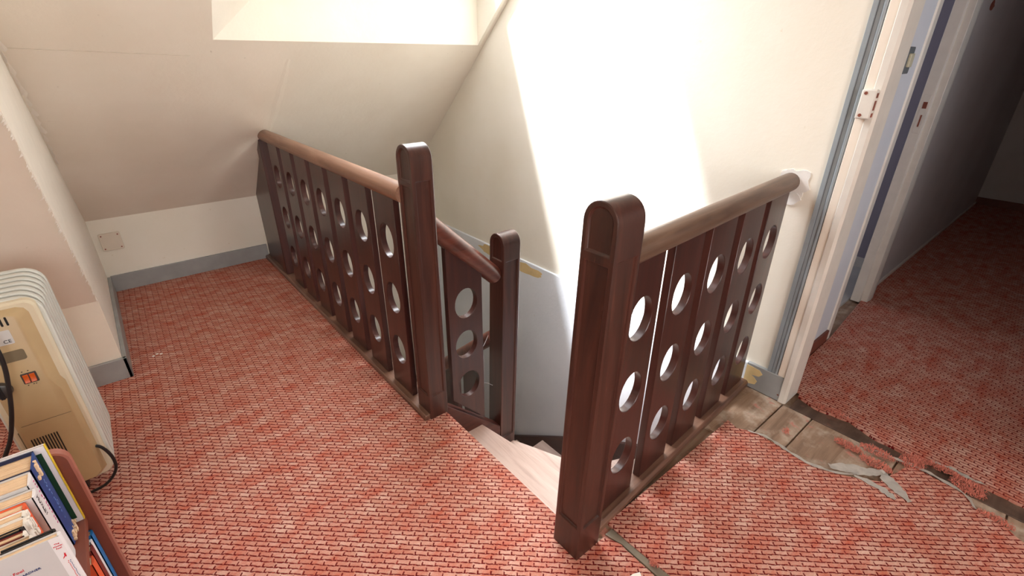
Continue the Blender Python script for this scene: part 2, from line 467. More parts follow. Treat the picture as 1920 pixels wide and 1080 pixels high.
win2 = struct(obj('fill_window_2', w2, 'frame_white', smooth=0), 'unseen white framed window added for fill in the wall opposite the stair')  # unseen window, put in to go with the fill lamp
obj('pane', B(-0.85, 0.65, YF - 0.058, YF - 0.052, 0.86, 1.94), 'pane_glass', win2, smooth=0)
struct(obj('wall_door_side', B(XW, 1.99, YF, -0.43, -0.15, ZC + .1), 'wall_cream', smooth=0))
struct(obj('wall_door_head', B(XW, 1.99, -0.43, 0.50, 2.02, ZC + .1), 'wall_cream', smooth=0))

# sloping ceiling with the splayed opening of the roof window
OX0, OX1, OYB, OYT = 0.485, 1.845, 2.52, 1.65
T = 0.24                                    # height of the reveal
ce = bmesh.new()
def slope_piece(x0, x1, ya, yb, th=0.10):
    prism(ce, [(ya, zs(ya)), (yb, zs(yb)), (yb, zs(yb) + th), (ya, zs(ya) + th)], 'x', x0, x1)
slope_piece(XR - 0.01, OX0, YK + 0.02, YT)
prism(ce, [(YK + .02, zs(YK + .02)), (OYB, zs(OYB)), (OYB + .12, zs(OYB) + .02), (YK + .02, zs(YK + .02) + .1)], 'x', OX0, 1.97)
prism(ce, [(OYT, zs(OYT)), (YT, zs(YT)), (YT, zs(YT) + .1), (OYT - .08, zs(OYT) + .12)], 'x', OX0, 1.97)
slope_piece(OX1 + .02, 1.97, OYB, OYT)
box(ce, XL - 0.1, XR - 0.01, YF, YNT + .02, ZC, ZC + 0.1); box(ce, XR - 0.01, 1.99, YF, YT + .02, ZC, ZC + 0.1)
ceil = struct(obj('ceiling', ce, 'ceiling_cream', smooth=0), 'cream sloping ceiling running down to the knee wall')
def on_slope(p, w):
    (xa, ya), (xb, yb) = p; a = Vector((xa, ya, zs(ya))); b = Vector((xb, yb, zs(yb))); nrm = Vector((0, -SL, -1)).normalized()
    t = (b - a).normalized(); u = t.cross(nrm) * w; N = 14; bm = bmesh.new(); L = []
    rr = random.Random(int(xa * 100) + 3)
    for k in range(N + 1):
        c = a.lerp(b, k / N) + u * rr.uniform(-.15, .15); f = 0.4 + 0.6 * math.sin(math.pi * k / N)
        L.append([bm.verts.new(c - u * f), bm.verts.new(c + nrm * 0.0012), bm.verts.new(c + u * f)])
    for A, C in zip(L, L[1:]):
        for k in range(2): bm.faces.new((A[k], A[k + 1], C[k + 1], C[k]))
    return bm
obj('crack', on_slope(((XR + .01, 2.56), (0.40, 2.585)), 0.0010), 'crack_line', ceil, smooth=0)
obj('plaster_ridge', on_slope(((0.80, 2.60), (0.745, 3.00)), 0.022), 'ceiling_cream', ceil, smooth=0)
struct(obj('ceiling_corridor', B(1.99, 6.5, -0.6, 0.7, 2.15, 2.25), 'corridor_wall', smooth=0))
# reveals (bottom one upright, left one splayed)
rv = bmesh.new()
WX0 = 0.76; WX1 = 1.845
def quad(bm, *p): bm.faces.new([bm.verts.new(q) for q in p])
def skin(p, off):
    """a reveal board: quad p thickened by the vector off"""
    A = [rv.verts.new(q) for q in p]; C = [rv.verts.new(Vector(q) + Vector(off)) for q in p]
    rv.faces.new(A); rv.faces.new(C[::-1])
    for i in range(4): rv.faces.new((A[i], A[(i + 1) % 4], C[(i + 1) % 4], C[i]))
zb, zt = zs(OYB), zs(OYT)
skin([(OX0, OYB, zb), (OX1, OYB, zb), (WX1, OYB, zb + T), (WX0, OYB, zb + T)], (0, 0.03, 0))
skin([(OX0, OYB, zb), (WX0, OYB, zb + T), (WX0, OYT, zt + T), (OX0, OYT, zt)], (-0.02, 0, 0.02))
skin([(OX1, OYB, zb), (OX1, OYT, zt), (WX1, OYT, zt + T), (WX1, OYB, zb + T)], (0.02, 0, 0))
skin([(OX0, OYT, zt), (WX0, OYT, zt + T), (WX1, OYT, zt + T), (OX1, OYT, zt)], (0, -0.03, 0.03))
obj('window_reveal', rv, 'wall_cream', ceil, smooth=0)
# roof window: frame and pane at the outer face
def slab(bm, x0, x1, ya, yb, h0, h1):
    prism(bm, [(ya, zs(ya) + h0), (yb, zs(yb) + h0), (yb, zs(yb) + h1), (ya, zs(ya) + h1)], 'x', x0, x1)
rw = bmesh.new()
slab(rw, WX0 - 0.03, WX0 + 0.035, OYB + .03, OYT - .03, T, T + 0.06); slab(rw, WX1 - 0.03, WX1 + 0.04, OYB + .03, OYT - .03, T, T + 0.06)
slab(rw, WX0 + 0.035, WX1 - 0.03, OYB + .03, OYB - .10, T, T + 0.06); slab(rw, WX0 + 0.035, WX1 - 0.03, OYT + .025, OYT - .03, T, T + 0.06)
win1 = struct(obj('window_1', rw, 'frame_white', smooth=0), 'roof window set above its splayed reveal')
pn = bmesh.new(); slab(pn, WX0 + 0.035, WX1 - 0.03, OYB - .10, OYT + .025, T + 0.03, T + 0.036)
obj('pane', pn, 'pane_glass', win1, smooth=0)
# outer roof: closes the slope round the window
ro = bmesh.new()
slab(ro, XL, WX0 - 0.03, YK + .4, 1.2, T + 0.01, T + 0.05); slab(ro, WX1 + 0.04, 2.3, YK + .4, 1.2, T + 0.01, T + 0.05)
slab(ro, WX0 - 0.03, WX1 + 0.04, YK + .4, OYB + .03, T + 0.01, T + 0.05); slab(ro, WX0 - 0.03, WX1 + 0.04, OYT - .03, 1.2, T + 0.01, T + 0.05)
struct(obj('ceiling_roof', ro, 'corridor_wall', smooth=0))

# skirtings
struct(obj('baseboard_back', B(XR + 0.014, 0.70, YK - 0.016, YK, FZ, 0.098), 'skirt_grey', bevel=0.003), 'grey skirting board along the knee wall')
struct(obj('baseboard_return', B(XR, XR + 0.016, YN - 0.016, YK - 0.016, FZ, 0.098), 'skirt_grey', bevel=0.003), 'grey skirting board on the short return')
struct(obj('baseboard_left', B(XL, XR + 0.016, YN - 0.016, YN, FZ, 0.098), 'skirt_grey', bevel=0.003), 'grey skirting board behind the heater')
br_ = struct(obj('baseboard_right', B(1.872, XW + 0.01, 0.487, 0.662, FZ, 0.106), 'skirt_grey', bevel=0.002), 'short chipped grey skirting at the foot of the stair wall')
obj('peeled_patch', PR([(0.661, 0.015), (0.640, 0.010), (0.612, 0.018), (0.606, 0.036), (0.622, 0.050), (0.636, 0.056), (0.604, 0.062), (0.592, 0.078), (0.606, 0.092), (0.640, 0.095), (0.661, 0.096)], 'x', 1.8705, 1.8725), 'peel_yellow', br_, smooth=0)
for yy, zz in ((0.505, 0.082), (0.508, 0.064), (0.516, 0.02)):
    obj('nail_hole', PR(ellipse(yy, zz, .004, .003, 8), 'x', 1.8712, 1.8722), 'rust', br_, smooth=0)

# grey ribbed strip, cream door post and its bead
t1 = bmesh.new()
box(t1, 1.874, XW, 0.566, 0.580, 0.106, ZC); box(t1, 1.880, XW, 0.552, 0.566, 0.106, ZC)
tr1 = struct(obj('trim_1', t1, 'trim_grey', bevel=0.001), 'grey ribbed vertical strip on the stair wall')
obj('groove', B(1.8795, 1.8805, 0.5635, 0.566, 0.106, ZC), 'trim_dark', tr1, smooth=0)
bd = bmesh.new(); tube(bd, [(1.881, 0.546, 0.106), (1.881, 0.546, ZC)], 0.0065, 10); obj('bead', bd, 'trim_grey', tr1)
cp = bmesh.new(); box(cp, 1.872, 1.89, 0.497, 0.538, 0.106, ZC)
dp = struct(obj('trim_2', cp, 'cream_paint', bevel=0.003), 'cream painted door post with flaking edge')
bd = bmesh.new(); prism(bd, [(1.866, 0.489), (1.874, 0.480), (1.99, 0.480), (1.99, 0.51), (1.866, 0.51)], 'z', FZ, ZC)
obj('door_stop', bd, 'frame_white', dp, bevel=0.003)
rnd = random.Random(4)
z = 0.12
while z < 1.0:
    h = rnd.uniform(0.006, 0.035); w = rnd.uniform(0.0015, 0.004)
    obj('paint_chip', PR([(0.4885 - w, z), (0.4885 + w * .4, z + h * .3), (0.4885 + w, z + h), (0.4885 - w * .6, z + h * .7)], 'x', 1.8705, 1.8725), 'rust', dp, smooth=0)
    z += rnd.uniform(0.03, 0.11)

# corridor
cl = bmesh.new(); box(cl, 1.99, 2.55, 0.572, 0.66, -0.15, 2.2)
cwl = struct(obj('wall_corridor_near', cl, 'pale_blue', smooth=0), 'pale blue strip of wall between door post and doorway')
obj('skirting', B(1.99, 2.525, 0.560, 0.572, FZ, 0.062), 'brown_skirt', cwl, bevel=0.002)
cw = bmesh.new(); box(cw, 3.20, 6.5, 0.617, 0.655, -0.15, 2.2); box(cw, 2.5, 3.25, 0.60, 0.66, 1.98, 2.2)
cwf = struct(obj('wall_corridor', cw, 'corridor_wall', smooth=0), 'long grey wall running down the dark corridor')
obj('skirting', B(3.40, 6.42, 0.608, 0.617, FZ, 0.02), 'frame_white', cwf)
rnd = random.Random(11)
for i in range(9):
    cx = rnd.uniform(3.55, 4.9); cz = 1.62 + rnd.uniform(-0.10, 0.22)
    obj('bare_patch', PR(blob(cx, cz, rnd.uniform(.02, .07), rnd.uniform(.02, .05), 14, i), 'y', 0.6155, 0.6175), 'rust' if i % 3 else 'peel_yellow', cwf, smooth=0)
we = struct(obj('wall_corridor_end', B(6.42, 6.55, -0.55, 0.70, -0.15, 2.2), 'corridor_wall', smooth=0), 'dark end wall of the corridor')
obj('skirting', B(6.405, 6.42, -0.5, 0.617, FZ, 0.066), 'brown_skirt', we)
cr = bmesh.new(); box(cr, 1.99, 2.45, -0.58, -0.50, -0.15, 2.2); box(cr, 3.05, 6.5, -0.58, -0.50, -0.15, 2.2); box(cr, 2.45, 3.05, -0.58, -0.50, -0.15, 0.85); box(cr, 2.45, 3.05, -0.58, -0.50, 1.75, 2.2)
struct(obj('wall_corridor_right', cr, 'corridor_wall', smooth=0))
w3 = bmesh.new()
for a in ((2.45, 2.49, 0.85, 1.75), (3.01, 3.05, 0.85, 1.75), (2.49, 3.01, 0.85, 0.89), (2.49, 3.01, 1.71, 1.75)): box(w3, a[0], a[1], -0.57, -0.53, a[2], a[3])
win3 = struct(obj('fill_window_3', w3, 'frame_white', smooth=0), 'small unseen white framed window added to light the corridor in place of a doorway')  # unseen, added so light reaches the corridor from this side
obj('pane', B(2.49, 3.01, -0.553, -0.547, 0.89, 1.71), 'pane_glass', win3, smooth=0)
# doorway in the corridor wall
df = bmesh.new(); prism(df, [(2.525, 0.573), (2.530, 0.565), (2.575, 0.565), (2.580, 0.570), (2.580, 0.66), (2.551, 0.66), (2.551, 0.573)], 'z', FZ, 2.02)
d1 = struct(obj('door_1', df, 'frame_white', bevel=0.002), 'white door frame of the side room')
ff = bmesh.new()
prism(ff, [(3.15, 0.652), (3.15, 0.606), (3.166, 0.604), (3.166, 0.574), (3.22, 0.568), (3.27, 0.572), (3.29, 0.584), (3.295, 0.617), (3.22, 0.617), (3.22, 0.652)], 'z', FZ, 2.02)
obj('door_post', ff, 'frame_white', d1, bevel=0.002)
box_ = B(2.55, 3.25, 0.56, 0.66, 1.97, 2.03); obj('lintel', box_, 'frame_white', d1)
sp_ = obj('strike_plate', B(3.1475, 3.1515, 0.612, 0.640, 0.94, 1.12), 'frame_white', d1, bevel=0.001)
obj('latch_hole', B(3.146, 3.149, 0.617, 0.634, 1.055, 1.085), 'rust', sp_)
obj('bolt_hole', B(3.146, 3.149, 0.622, 0.628, 0.970, 1.025), 'rust', sp_)
struct(obj('wall_side_room_far', B(3.75, 3.85, 0.66, 2.4, -0.1, 2.2), 'purple_wall', smooth=0), 'purple wall of the side room')
struct(obj('baseboard_side_room', B(3.735, 3.75, 0.70, 2.4, FZ, 0.06), 'frame_white', smooth=0))
sr = bmesh.new(); box(sr, 1.99, 2.4, 2.4, 2.5, -0.1, 2.2); box(sr, 3.4, 3.85, 2.4, 2.5, -0.1, 2.2); box(sr, 2.4, 3.4, 2.4, 2.5, -0.1, 0.9); box(sr, 2.4, 3.4, 2.4, 2.5, 1.9, 2.2)
w4 = bmesh.new()
for a in ((2.4, 2.45, 0.9, 1.9), (3.35, 3.4, 0.9, 1.9), (2.45, 3.35, 0.9, 0.95), (2.45, 3.35, 1.85, 1.9)): box(w4, a[0], a[1], 2.42, 2.47, a[2], a[3])
win4 = struct(obj('fill_window_4', w4, 'frame_white', smooth=0), 'unseen white framed window added to light the side room')  # unseen opening added to let light into the side room
obj('pane', B(2.45, 3.35, 2.443, 2.449, 0.95, 1.85), 'pane_glass', win4, smooth=0)
box(sr, 1.99, 2.05, 0.66, 2.4, -0.1, 2.2); box(sr, 1.99, 3.85, 0.66, 2.5, 2.2, 2.3)
struct(obj('wall_side_room', sr, 'purple_wall', smooth=0))

# ------------------------------------------------------------------ carpets
def jag(pts, step=0.02, amp=0.004, seed=0):
    rnd = random.Random(seed); out = []
    for a, b in zip(pts, pts[1:]):
        a, b = Vector(a), Vector(b); n = max(1, int((b - a).length / step)); nr = Vector((-(b - a).y, (b - a).x)).normalized()
        for k in range(n): out.append(tuple(a.lerp(b, k / n) + nr * rnd.uniform(-amp, amp)))
    out.append(tuple(pts[-1])); return out
seamL = jag([(0.826, 0.556), (0.846, 0.508), (0.842, 0.40), (0.846, 0.28), (0.85, 0.0), (0.86, YF)], seed=1, amp=.002)
main = [(XL, YF), (XL, YN - .016), (XR + .016, YN - .016), (XR + .016, YK - .016), (0.70, YK - .016), (0.70, 1.41), (0.768, 1.36), (0.771, 1.30), (0.771, 0.64), (0.80, 0.556)] + seamL
tag(obj('landing_carpet', PR(main[::-1], 'z', FZ, 0.0), 'carpet_landing', smooth=0), 'large red and pink basket weave carpet covering the landing up to the stair', 'carpet')
near_edge = [(1.590, 0.58), (1.578, 0.539), (1.608, 0.474), (1.604, 0.364), (1.599, 0.278), (1.628, 0.202), (1.663, 0.150), (1.70, 0.100), (1.80, 0.075), (1.862, 0.060), (1.862, -0.017), (1.849, -0.096), (1.803, -0.132), (1.788, -0.203), (1.762, -0.244), (1.75, -0.45), (1.74, YF)]
right = [(0.872, 0.58)] + jag(near_edge, seed=2, amp=.003) + [(0.915, YF), (0.895, 0.0), (0.885, 0.28), (0.873, 0.40), (0.868, 0.50)]
tag(obj('landing_carpet', PR(right, 'z', FZ, 0.0), 'carpet_landing', smooth=0), 'red and pink carpet piece between the right railing and the bare boards', 'carpet')
far_edge = [(1.99, 0.470), (1.958, 0.464), (1.932, 0.392), (1.952, 0.272), (1.92, 0.186), (1.915, 0.079), (1.937, -0.014), (1.938, -0.105), (1.936, -0.225), (1.94, -0.50)]
corr = jag(far_edge, seed=3, amp=.003) + [(6.41, -0.50), (6.41, 0.608), (3.35, 0.608), (3.14, 0.60), (2.58, 0.56), (1.99, 0.55)]
tag(obj('corridor_carpet', PR(corr, 'z', FZ, 0.001), 'carpet_corridor', smooth=0), 'shadowed dark red carpet running down the corridor', 'carpet')

# ------------------------------------------------------------------ balustrades
def lean_fn(dx, z0, h): return lambda co: Vector((co.x + dx * (co.z - z0) / h, co.y, co.z))
def newel(name, x0, x1, y0, y1, z0, top, parent, px=(0.11, 0.865, 0.885, 0.045), py=(0.11, 0.90), lean=0.0, label=None):
    """square post, half-round head (axis X), sunk panels; px = long panel bottom/top, D panel bottom, D margin"""
    bm = bmesh.new()
    r = (y1 - y0) / 2; cy = (y0 + y1) / 2; sp = top - r; dpt = 0.006
    arch = [(cy + r * math.cos(R(a)), sp + r * math.sin(R(a))) for a in range(0, 181, 12)]
    outline = [(y0, z0), (y1, z0)] + arch
    mg = 0.014
    ri = r - mg
    D = [(cy - ri, px[2]), (cy + ri, px[2])] + [(cy + ri * math.cos(R(a)), sp + ri * math.sin(R(a))) for a in range(0, 181, 15)]
    LP = [(y0 + mg, px[0]), (y1 - mg, px[0]), (y1 - mg, px[1]), (y0 + mg, px[1])] if px[0] is not None else None
    QP = [(x0 + 0.013, py[0]), (x1 - 0.013, py[0]), (x1 - 0.013, py[1]), (x0 + 0.013, py[1])]
    def face(fn, loops, depthfn):
        edges = []; V = []
        for lp in loops:
            vv = [bm.verts.new(fn(p)) for p in lp]; V.append(vv)
            for i in range(len(vv)): edges.append(bm.edges.new((vv[i], vv[(i + 1) % len(vv)])))
        bmesh.ops.triangle_fill(bm, use_beauty=True, edges=edges)
        for lp, vv in zip(loops[1:], V[1:]):
            ww = [bm.verts.new(depthfn(p)) for p in lp]
            for i in range(len(vv)):
                j = (i + 1) % len(vv); bm.faces.new((vv[i], vv[j], ww[j], ww[i]))
            bm.faces.new(ww)
    holes = [D] + ([LP] if LP else [])
    face(lambda p: (x0, p[0], p[1]), [outline] + holes, lambda p: (x0 + dpt, p[0], p[1]))
    face(lambda p: (x1, p[0], p[1]), [outline] + holes, lambda p: (x1 - dpt, p[0], p[1]))
    rect = [(x0, z0), (x1, z0), (x1, sp), (x0, sp)]
    face(lambda p: (p[0], y0, p[1]), [rect, QP], lambda p: (p[0], y0 + dpt, p[1]))
    face(lambda p: (p[0], y1, p[1]), [rect, QP], lambda p: (p[0], y1 - dpt, p[1]))
    for a, b in zip(arch, arch[1:]):
        quad(bm, (x0, a[0], a[1]), (x1, a[0], a[1]), (x1, b[0], b[1]), (x0, b[0], b[1]))
    quad(bm, (x0, y0, z0), (x1, y0, z0), (x1, y1, z0), (x0, y1, z0))
    bmesh.ops.remove_doubles(bm, verts=bm.verts, dist=1e-5)
    f = lean_fn(lean, z0, top - z0)
    for v in bm.verts: v.co = f(v.co)
    return obj(name, bm, 'wood_post', parent, bevel=0.003, smooth=30)

HZ = (0.208, 0.442, 0.674); HRX, HRZ = 0.052, 0.064
PW, PT = 0.159, 0.024
def plank_mesh(z0, z1):
    bm = PR([(-PW / 2, z0), (PW / 2, z0), (PW / 2, z1), (-PW / 2, z1)], 'y', -PT / 2, PT / 2, [ellipse(0, h, HRX, HRZ) for h in HZ])
    bmesh.ops.recalc_face_normals(bm, faces=bm.faces)
    me = bpy.data.meshes.new('baluster'); bm.to_mesh(me); bm.free()
    me.polygons.foreach_set('use_smooth', [True] * len(me.polygons)); me.set_sharp_from_angle(angle=R(35))
    me.materials.append(MATS['wood_plank']); return me
PM = plank_mesh(0.022, 0.852)
def plank(parent, loc, rz=0.0):
    o = bpy.data.objects.new('baluster', PM); COL.objects.link(o); o.parent = parent; o.location = loc; o.rotation_euler = (0, 0, rz)
    b = o.modifiers.new('bevel', 'BEVEL'); b.width = 0.0015; b.segments = 1; b.limit_method = 'ANGLE'; b.angle_limit = R(50)
    return o

# left railing, beside the landing
LX = 0.716
bl_ = thing('balustrade', (LX, 2.3, 0), 'long dark wooden railing with pierced planks running back to the knee wall', 'railing')
newel('newel_post', 0.700, 0.777, 1.318, 1.410, FZ, 1.035, bl_, px=(0.105, 0.905, 0.925, 0), py=(0.105, 0.925), lean=0.004)
hr = bmesh.new(); tube(hr, [(LX + .004, 1.405, 0.872), (LX + .004, 3.035, 0.872)], 0.0325, 20); obj('handrail', hr, 'wood_rail_y', bl_)
obj('base_rail', PR([(0.677, FZ), (0.765, FZ), (0.765, 0.022), (0.683, 0.022), (0.677, 0.014)], 'y', 1.325, YK - 0.001), 'wood_base_y', bl_, bevel=0.002)
for i in range(7): plank(bl_, (0, 1.545 + 0.2150 * i - 2.3, 0), R(90))
ep = bmesh.new(); prism(ep, [(3.035, 0.022), (3.105, 0.022), (3.105, zs(3.105) - .002), (3.035, zs(3.035) - .002)], 'x', 0.690, 0.742); obj('end_post', ep, 'wood_plank', bl_, bevel=0.003)
ep = bmesh.new(); prism(ep, [(3.15, 0.022), (3.46, 0.022), (3.46, zs(3.46) - .004), (3.15, zs(3.15) - .004)], 'x', 0.705, 0.730); obj('end_panel', ep, 'wood_plank', bl_)

# right railing, a few degrees off square
TH = math.atan2(0.065, 1.071)
RO = Vector((0.84, 0.602 + PT / 2, 0))
br2 = thing('balustrade', RO, 'shorter dark wooden railing with five pierced planks ending at the stair wall', 'railing')
br2.rotation_euler = (0, 0, TH)
def loc_obj(name, bm, mat, parent, **k):
    bmesh.ops.translate(bm, verts=bm.verts, vec=wloc(parent)); return obj(name, bm, mat, parent, **k)
Ll = (XW - RO.x) / math.cos(TH)
hr = bmesh.new(); tube(hr, [(-0.02, 0.006, 0.868), (Ll - 0.002, 0.006, 0.872)], 0.033, 20); loc_obj('handrail', hr, 'wood_rail_x', br2)
loc_obj('base_rail', PR([(-0.038, FZ), (0.045, FZ), (0.045, 0.022), (-0.030, 0.022), (-0.038, 0.012)], 'x', -0.02, Ll - 0.018), 'wood_base_x', br2, bevel=0.002)
for s in (0.101, 0.309, 0.516, 0.728, 0.934): plank(br2, (s, 0, 0))
nw = thing('newel_stub', (0, 0, 0), 'x', 'x'); bpy.data.objects.remove(nw)
nb = newel('newel_post', 0.709, 0.800, 0.556, 0.648, FZ, 1.020, br2, px=(0.115, 0.885, 0.908, 0), py=(0.115, 0.895), lean=0.030)
nb.matrix_parent_inverse = Matrix.Rotation(-TH, 4, 'Z')
nb.location = (0, 0, 0)
# crumbled plaster round the end of the handrail
pr_ = bmesh.new()
prism(pr_, blob(0.668, 0.868, 0.052, 0.052, 30, 9, 0.5), 'x', XW - 0.003, XW + 0.002)
prism(pr_, blob(0.675, 0.815, 0.035, 0.022, 20, 2, 0.6), 'x', XW - 0.006, XW + 0.002)
tag(obj('broken_plaster', pr_, 'plaster_white', smooth=30), 'ring of crumbled white plaster where the right handrail enters the wall', 'plaster')

# stair railing down to the lower newel
sb = thing('stair_balustrade', (0.92, 1.38, -0.2), 'short sloping stair railing with one pierced plank between two newels', 'railing')
hr = bmesh.new(); tube(hr, [(0.772, 1.372, 0.772), (1.075, 1.392, 0.484)], 0.036, 20); obj('handrail', hr, 'wood_rail_dark', sb)
newel('newel_post', 1.063, 1.150, 1.350, 1.440, -0.62, 0.655, sb, px=(None, 0, 0.548, 0), py=(-0.345, 0.545), lean=0.028)
obj('baluster', PR([(0.836, -0.01), (0.993, -0.18), (0.993, 0.535), (0.836, 0.69)], 'y', 1.366, 1.392, [ellipse(0.917, 0.420, .051, .063), ellipse(0.912, 0.236, .051, .063), ellipse(0.917, 0.040, .051, .063)]), 'wood_plank', sb, bevel=0.0015)
obj('string_board', PR([(0.775, -0.10), (0.775, 0.012), (1.070, -0.268), (1.070, -0.46), (0.95, -0.40)], 'y', 1.352, 1.408), 'wood_string', sb, bevel=0.003)
# railing of the lower flight
sb2 = thing('stair_balustrade', (1.11, 2.0, -1.0), 'lower stair railing seen dimly through the pierced plank', 'railing')
hr = bmesh.new(); tube(hr, [(1.11, 1.44, 0.165), (1.11, 2.75, -0.99)], 0.033, 16); obj('handrail', hr, 'wood_rail_dark', sb2)
for i in range(6):
    y = 1.62 + 0.20 * i; zt_ = 0.165 - (y - 1.44) * 0.882
    obj('baluster', PR([(y - .07, zt_ + .06 - 0.82), (y + .07, zt_ - .06 - 0.82), (y + .07, zt_ - .07), (y - .07, zt_ + .05)], 'x', 1.098, 1.122), 'wood_plank', sb2)
obj('string_board', PR([(1.44, -0.66), (2.75, -1.815), (2.75, -2.05), (1.44, -1.05)], 'x', 1.085, 1.14), 'wood_string_y', sb2)
obj('newel_post', PR(rrect(1.066, 1.154, -2.6, -0.75, 0.04), 'y', 2.75, 2.84), 'wood_post', sb2)

# ------------------------------------------------------------------ winding stair
st = thing('staircase', (1.4, 1.2, -2.6), 'winding wooden staircase with pale worn treads going down between the railings', 'staircase')
RISE = 0.199
XS = XW - 0.016
nos = [((0.765, 1.40), (0.765, 0.617)),
       ((0.938, 1.40), (1.075, 0.617)),
       ((1.118, 1.372), (1.43, 0.66)),
       ((1.155, 1.375), (XS, 0.74)),
       ((1.160, 1.42), (XS, 1.12)),
       ((1.160, 1.50), (XS, 1.49)),
       ((1.160, 1.80), (XS, 1.84)),
       ((1.160, 2.08), (XS, 2.12))]
for k in range(4): nos.append(((1.160, 2.36 + .28 * k), (XS, 2.40 + .28 * k)))
for i in range(1, len(nos)):
    z = -RISE * i
    (a, b), (c, d) = nos[i - 1], nos[i]
    A, Bv, Cv, Dv = Vector(a), Vector(b), Vector(c), Vector(d)
    nr = Vector(((Dv - Cv).y, -(Dv - Cv).x)).normalized()
    if nr.dot((Cv + Dv) / 2 - (A + Bv) / 2) < 0: nr = -nr
    ov = nr * 0.022
    pts = [tuple(A - nr * 0.01), tuple(Bv - nr * 0.01)]
    if i == 3: pts.append((XS, 0.617))
    if i == 2: pts[1] = (pts[1][0], 0.617); 
    dd = Dv + ov; cc = Cv + ov
    pts += [(min(dd.x, XS), dd.y), (min(cc.x, XS), cc.y)]
    obj('tread', PR(pts, 'z', z - 0.028, z), 'wood_tread', st, bevel=0.005)
    # riser under the previous nosing
    t = (Bv - A).normalized(); n2 = Vector((-t.y, t.x)) * 0.009
    obj('riser', PR([tuple(A + n2), tuple(Bv + n2), tuple(Bv - n2), tuple(A - n2)], 'z', z, z + RISE - 0.028 if i > 1 else -0.012), 'wood_tread', st)
obj('wall_string', PR([(0.64, -0.42), (1.45, -0.885), (1.716, -1.066), (3.48, -2.28), (3.48, -2.6), (1.6, -1.6), (0.64, -0.9)], 'x', XW - 0.036, XW - 0.0145), 'wood_string_y', st)

# cobweb threads by the lower newel
cwn = -1
for pts in ([(1.004, 1.40, -0.02), (1.03, 1.40, -0.03), (1.065, 1.40, -0.06)], [(1.0, 1.40, 0.16), (1.02, 1.40, 0.17), (1.045, 1.40, 0.21)], [(1.006, 1.40, -0.16), (1.012, 1.40, -0.10), (1.02, 1.40, 0.02), (1.018, 1.40, 0.12)], [(0.80, 1.40, 0.10), (0.81, 1.41, 0.02), (0.815, 1.41, -0.02)]):
    bm = bmesh.new(); tube(bm, spline(pts, 6), 0.0011, 5); cwn += 1
    tag(obj('cobweb', bm, 'cobweb'), ('cobweb thread stretched low across to the lower newel', 'short curved cobweb thread high beside the lower newel', 'upright cobweb thread along the edge of the pierced plank', 'cobweb thread in the gap beside the left newel')[cwn], 'cobweb', 'cobwebs in the stair railing')

# ------------------------------------------------------------------ fittings on the walls
pl = thing('blank_plate', (-0.095, YK, 0.30), 'square ivory blanking plate on the knee wall', 'wall plate')
obj('plate', PR(rrect(-0.147, -0.047, 0.250, 0.352, 0.008), 'y', YK - 0.012, YK), 'plate_ivory', pl, bevel=0.002)
for sx in (-0.135, -0.059):
    for sz in (0.263, 0.339): obj('screw', PR(ellipse(sx, sz, 0.0038, 0.0038, 10), 'y', YK - 0.0135, YK - 0.011), 'rust', pl)
kp = thing('lock_keep', (1.86, 0.512, 1.11), 'white painted rim lock keep screwed to the door post', 'lock')
obj('keep_body', B(1.846, 1.872, 0.492, 0.533, 1.106, 1.192), 'frame_white', kp, bevel=0.004)
for zz in (1.117, 1.181): obj('screw', PR(ellipse(0.520, zz, 0.005, 0.005, 10), 'x', 1.8448, 1.8465), 'rust', kp)
for z0_, z1_ in ((1.112, 1.124), (1.132, 1.160), (1.168, 1.182)): obj('bolt_slot', B(1.850, 1.866, 0.4912, 0.4925, z0_, z1_), 'rust', kp, smooth=0)
lsw = thing('light_switch', (2.36, 0.572, 1.25), 'small ivory light switch on the pale blue wall', 'light switch')
obj('plate', PR(rrect(2.33, 2.40, 1.225, 1.315, 0.006), 'y', 0.562, 0.572), 'trim_dark', lsw, bevel=0.002)
obj('rocker', PR(rrect(2.345, 2.385, 1.247, 1.293, 0.004), 'y', 0.554, 0.563), 'switch_ivory', lsw, bevel=0.002)

# ragged wallpaper along the edge of the return
rnd = random.Random(21)
fb = bmesh.new(); N = 170
ye = lambda t: YN - t * (YN - YNT); ze = lambda t: ZN + t * (ZC - ZN)
for k in range(N):
    t0, t1_ = k / N * 0.75, (k + 1) / N * 0.75
    w = 0.0015 + 0.012 * rnd.random() ** 2.2 + 0.004 * max(0, noise.noise((k * .21, 3.3, 0)))
    p = [(XR - 0.001, ye(t0), ze(t0)), (XR - 0.001, ye(t1_), ze(t1_)), (XR - w * .5, ye(t1_) - 0.004 - .2 * w, ze(t1_) - .4 * w), (XR - w, ye(t0) - 0.004 - .2 * w, ze(t0) - 0.4 * w)]
    A = [fb.verts.new(q) for q in p]; C = [fb.verts.new(Vector(q) + Vector((0.0006, -.0008, -.0004))) for q in p]
    fb.faces.new(A); fb.faces.new(C[::-1])
    for i in range(4): fb.faces.new((A[i], A[(i + 1) % 4], C[(i + 1) % 4], C[i]))
tag(obj('torn_wallpaper_edge', fb, 'paper_white', smooth=0), 'ragged torn wallpaper edge along the pale sloping return', 'wallpaper')
cb = bmesh.new()
ydn = lambda s: YK - s
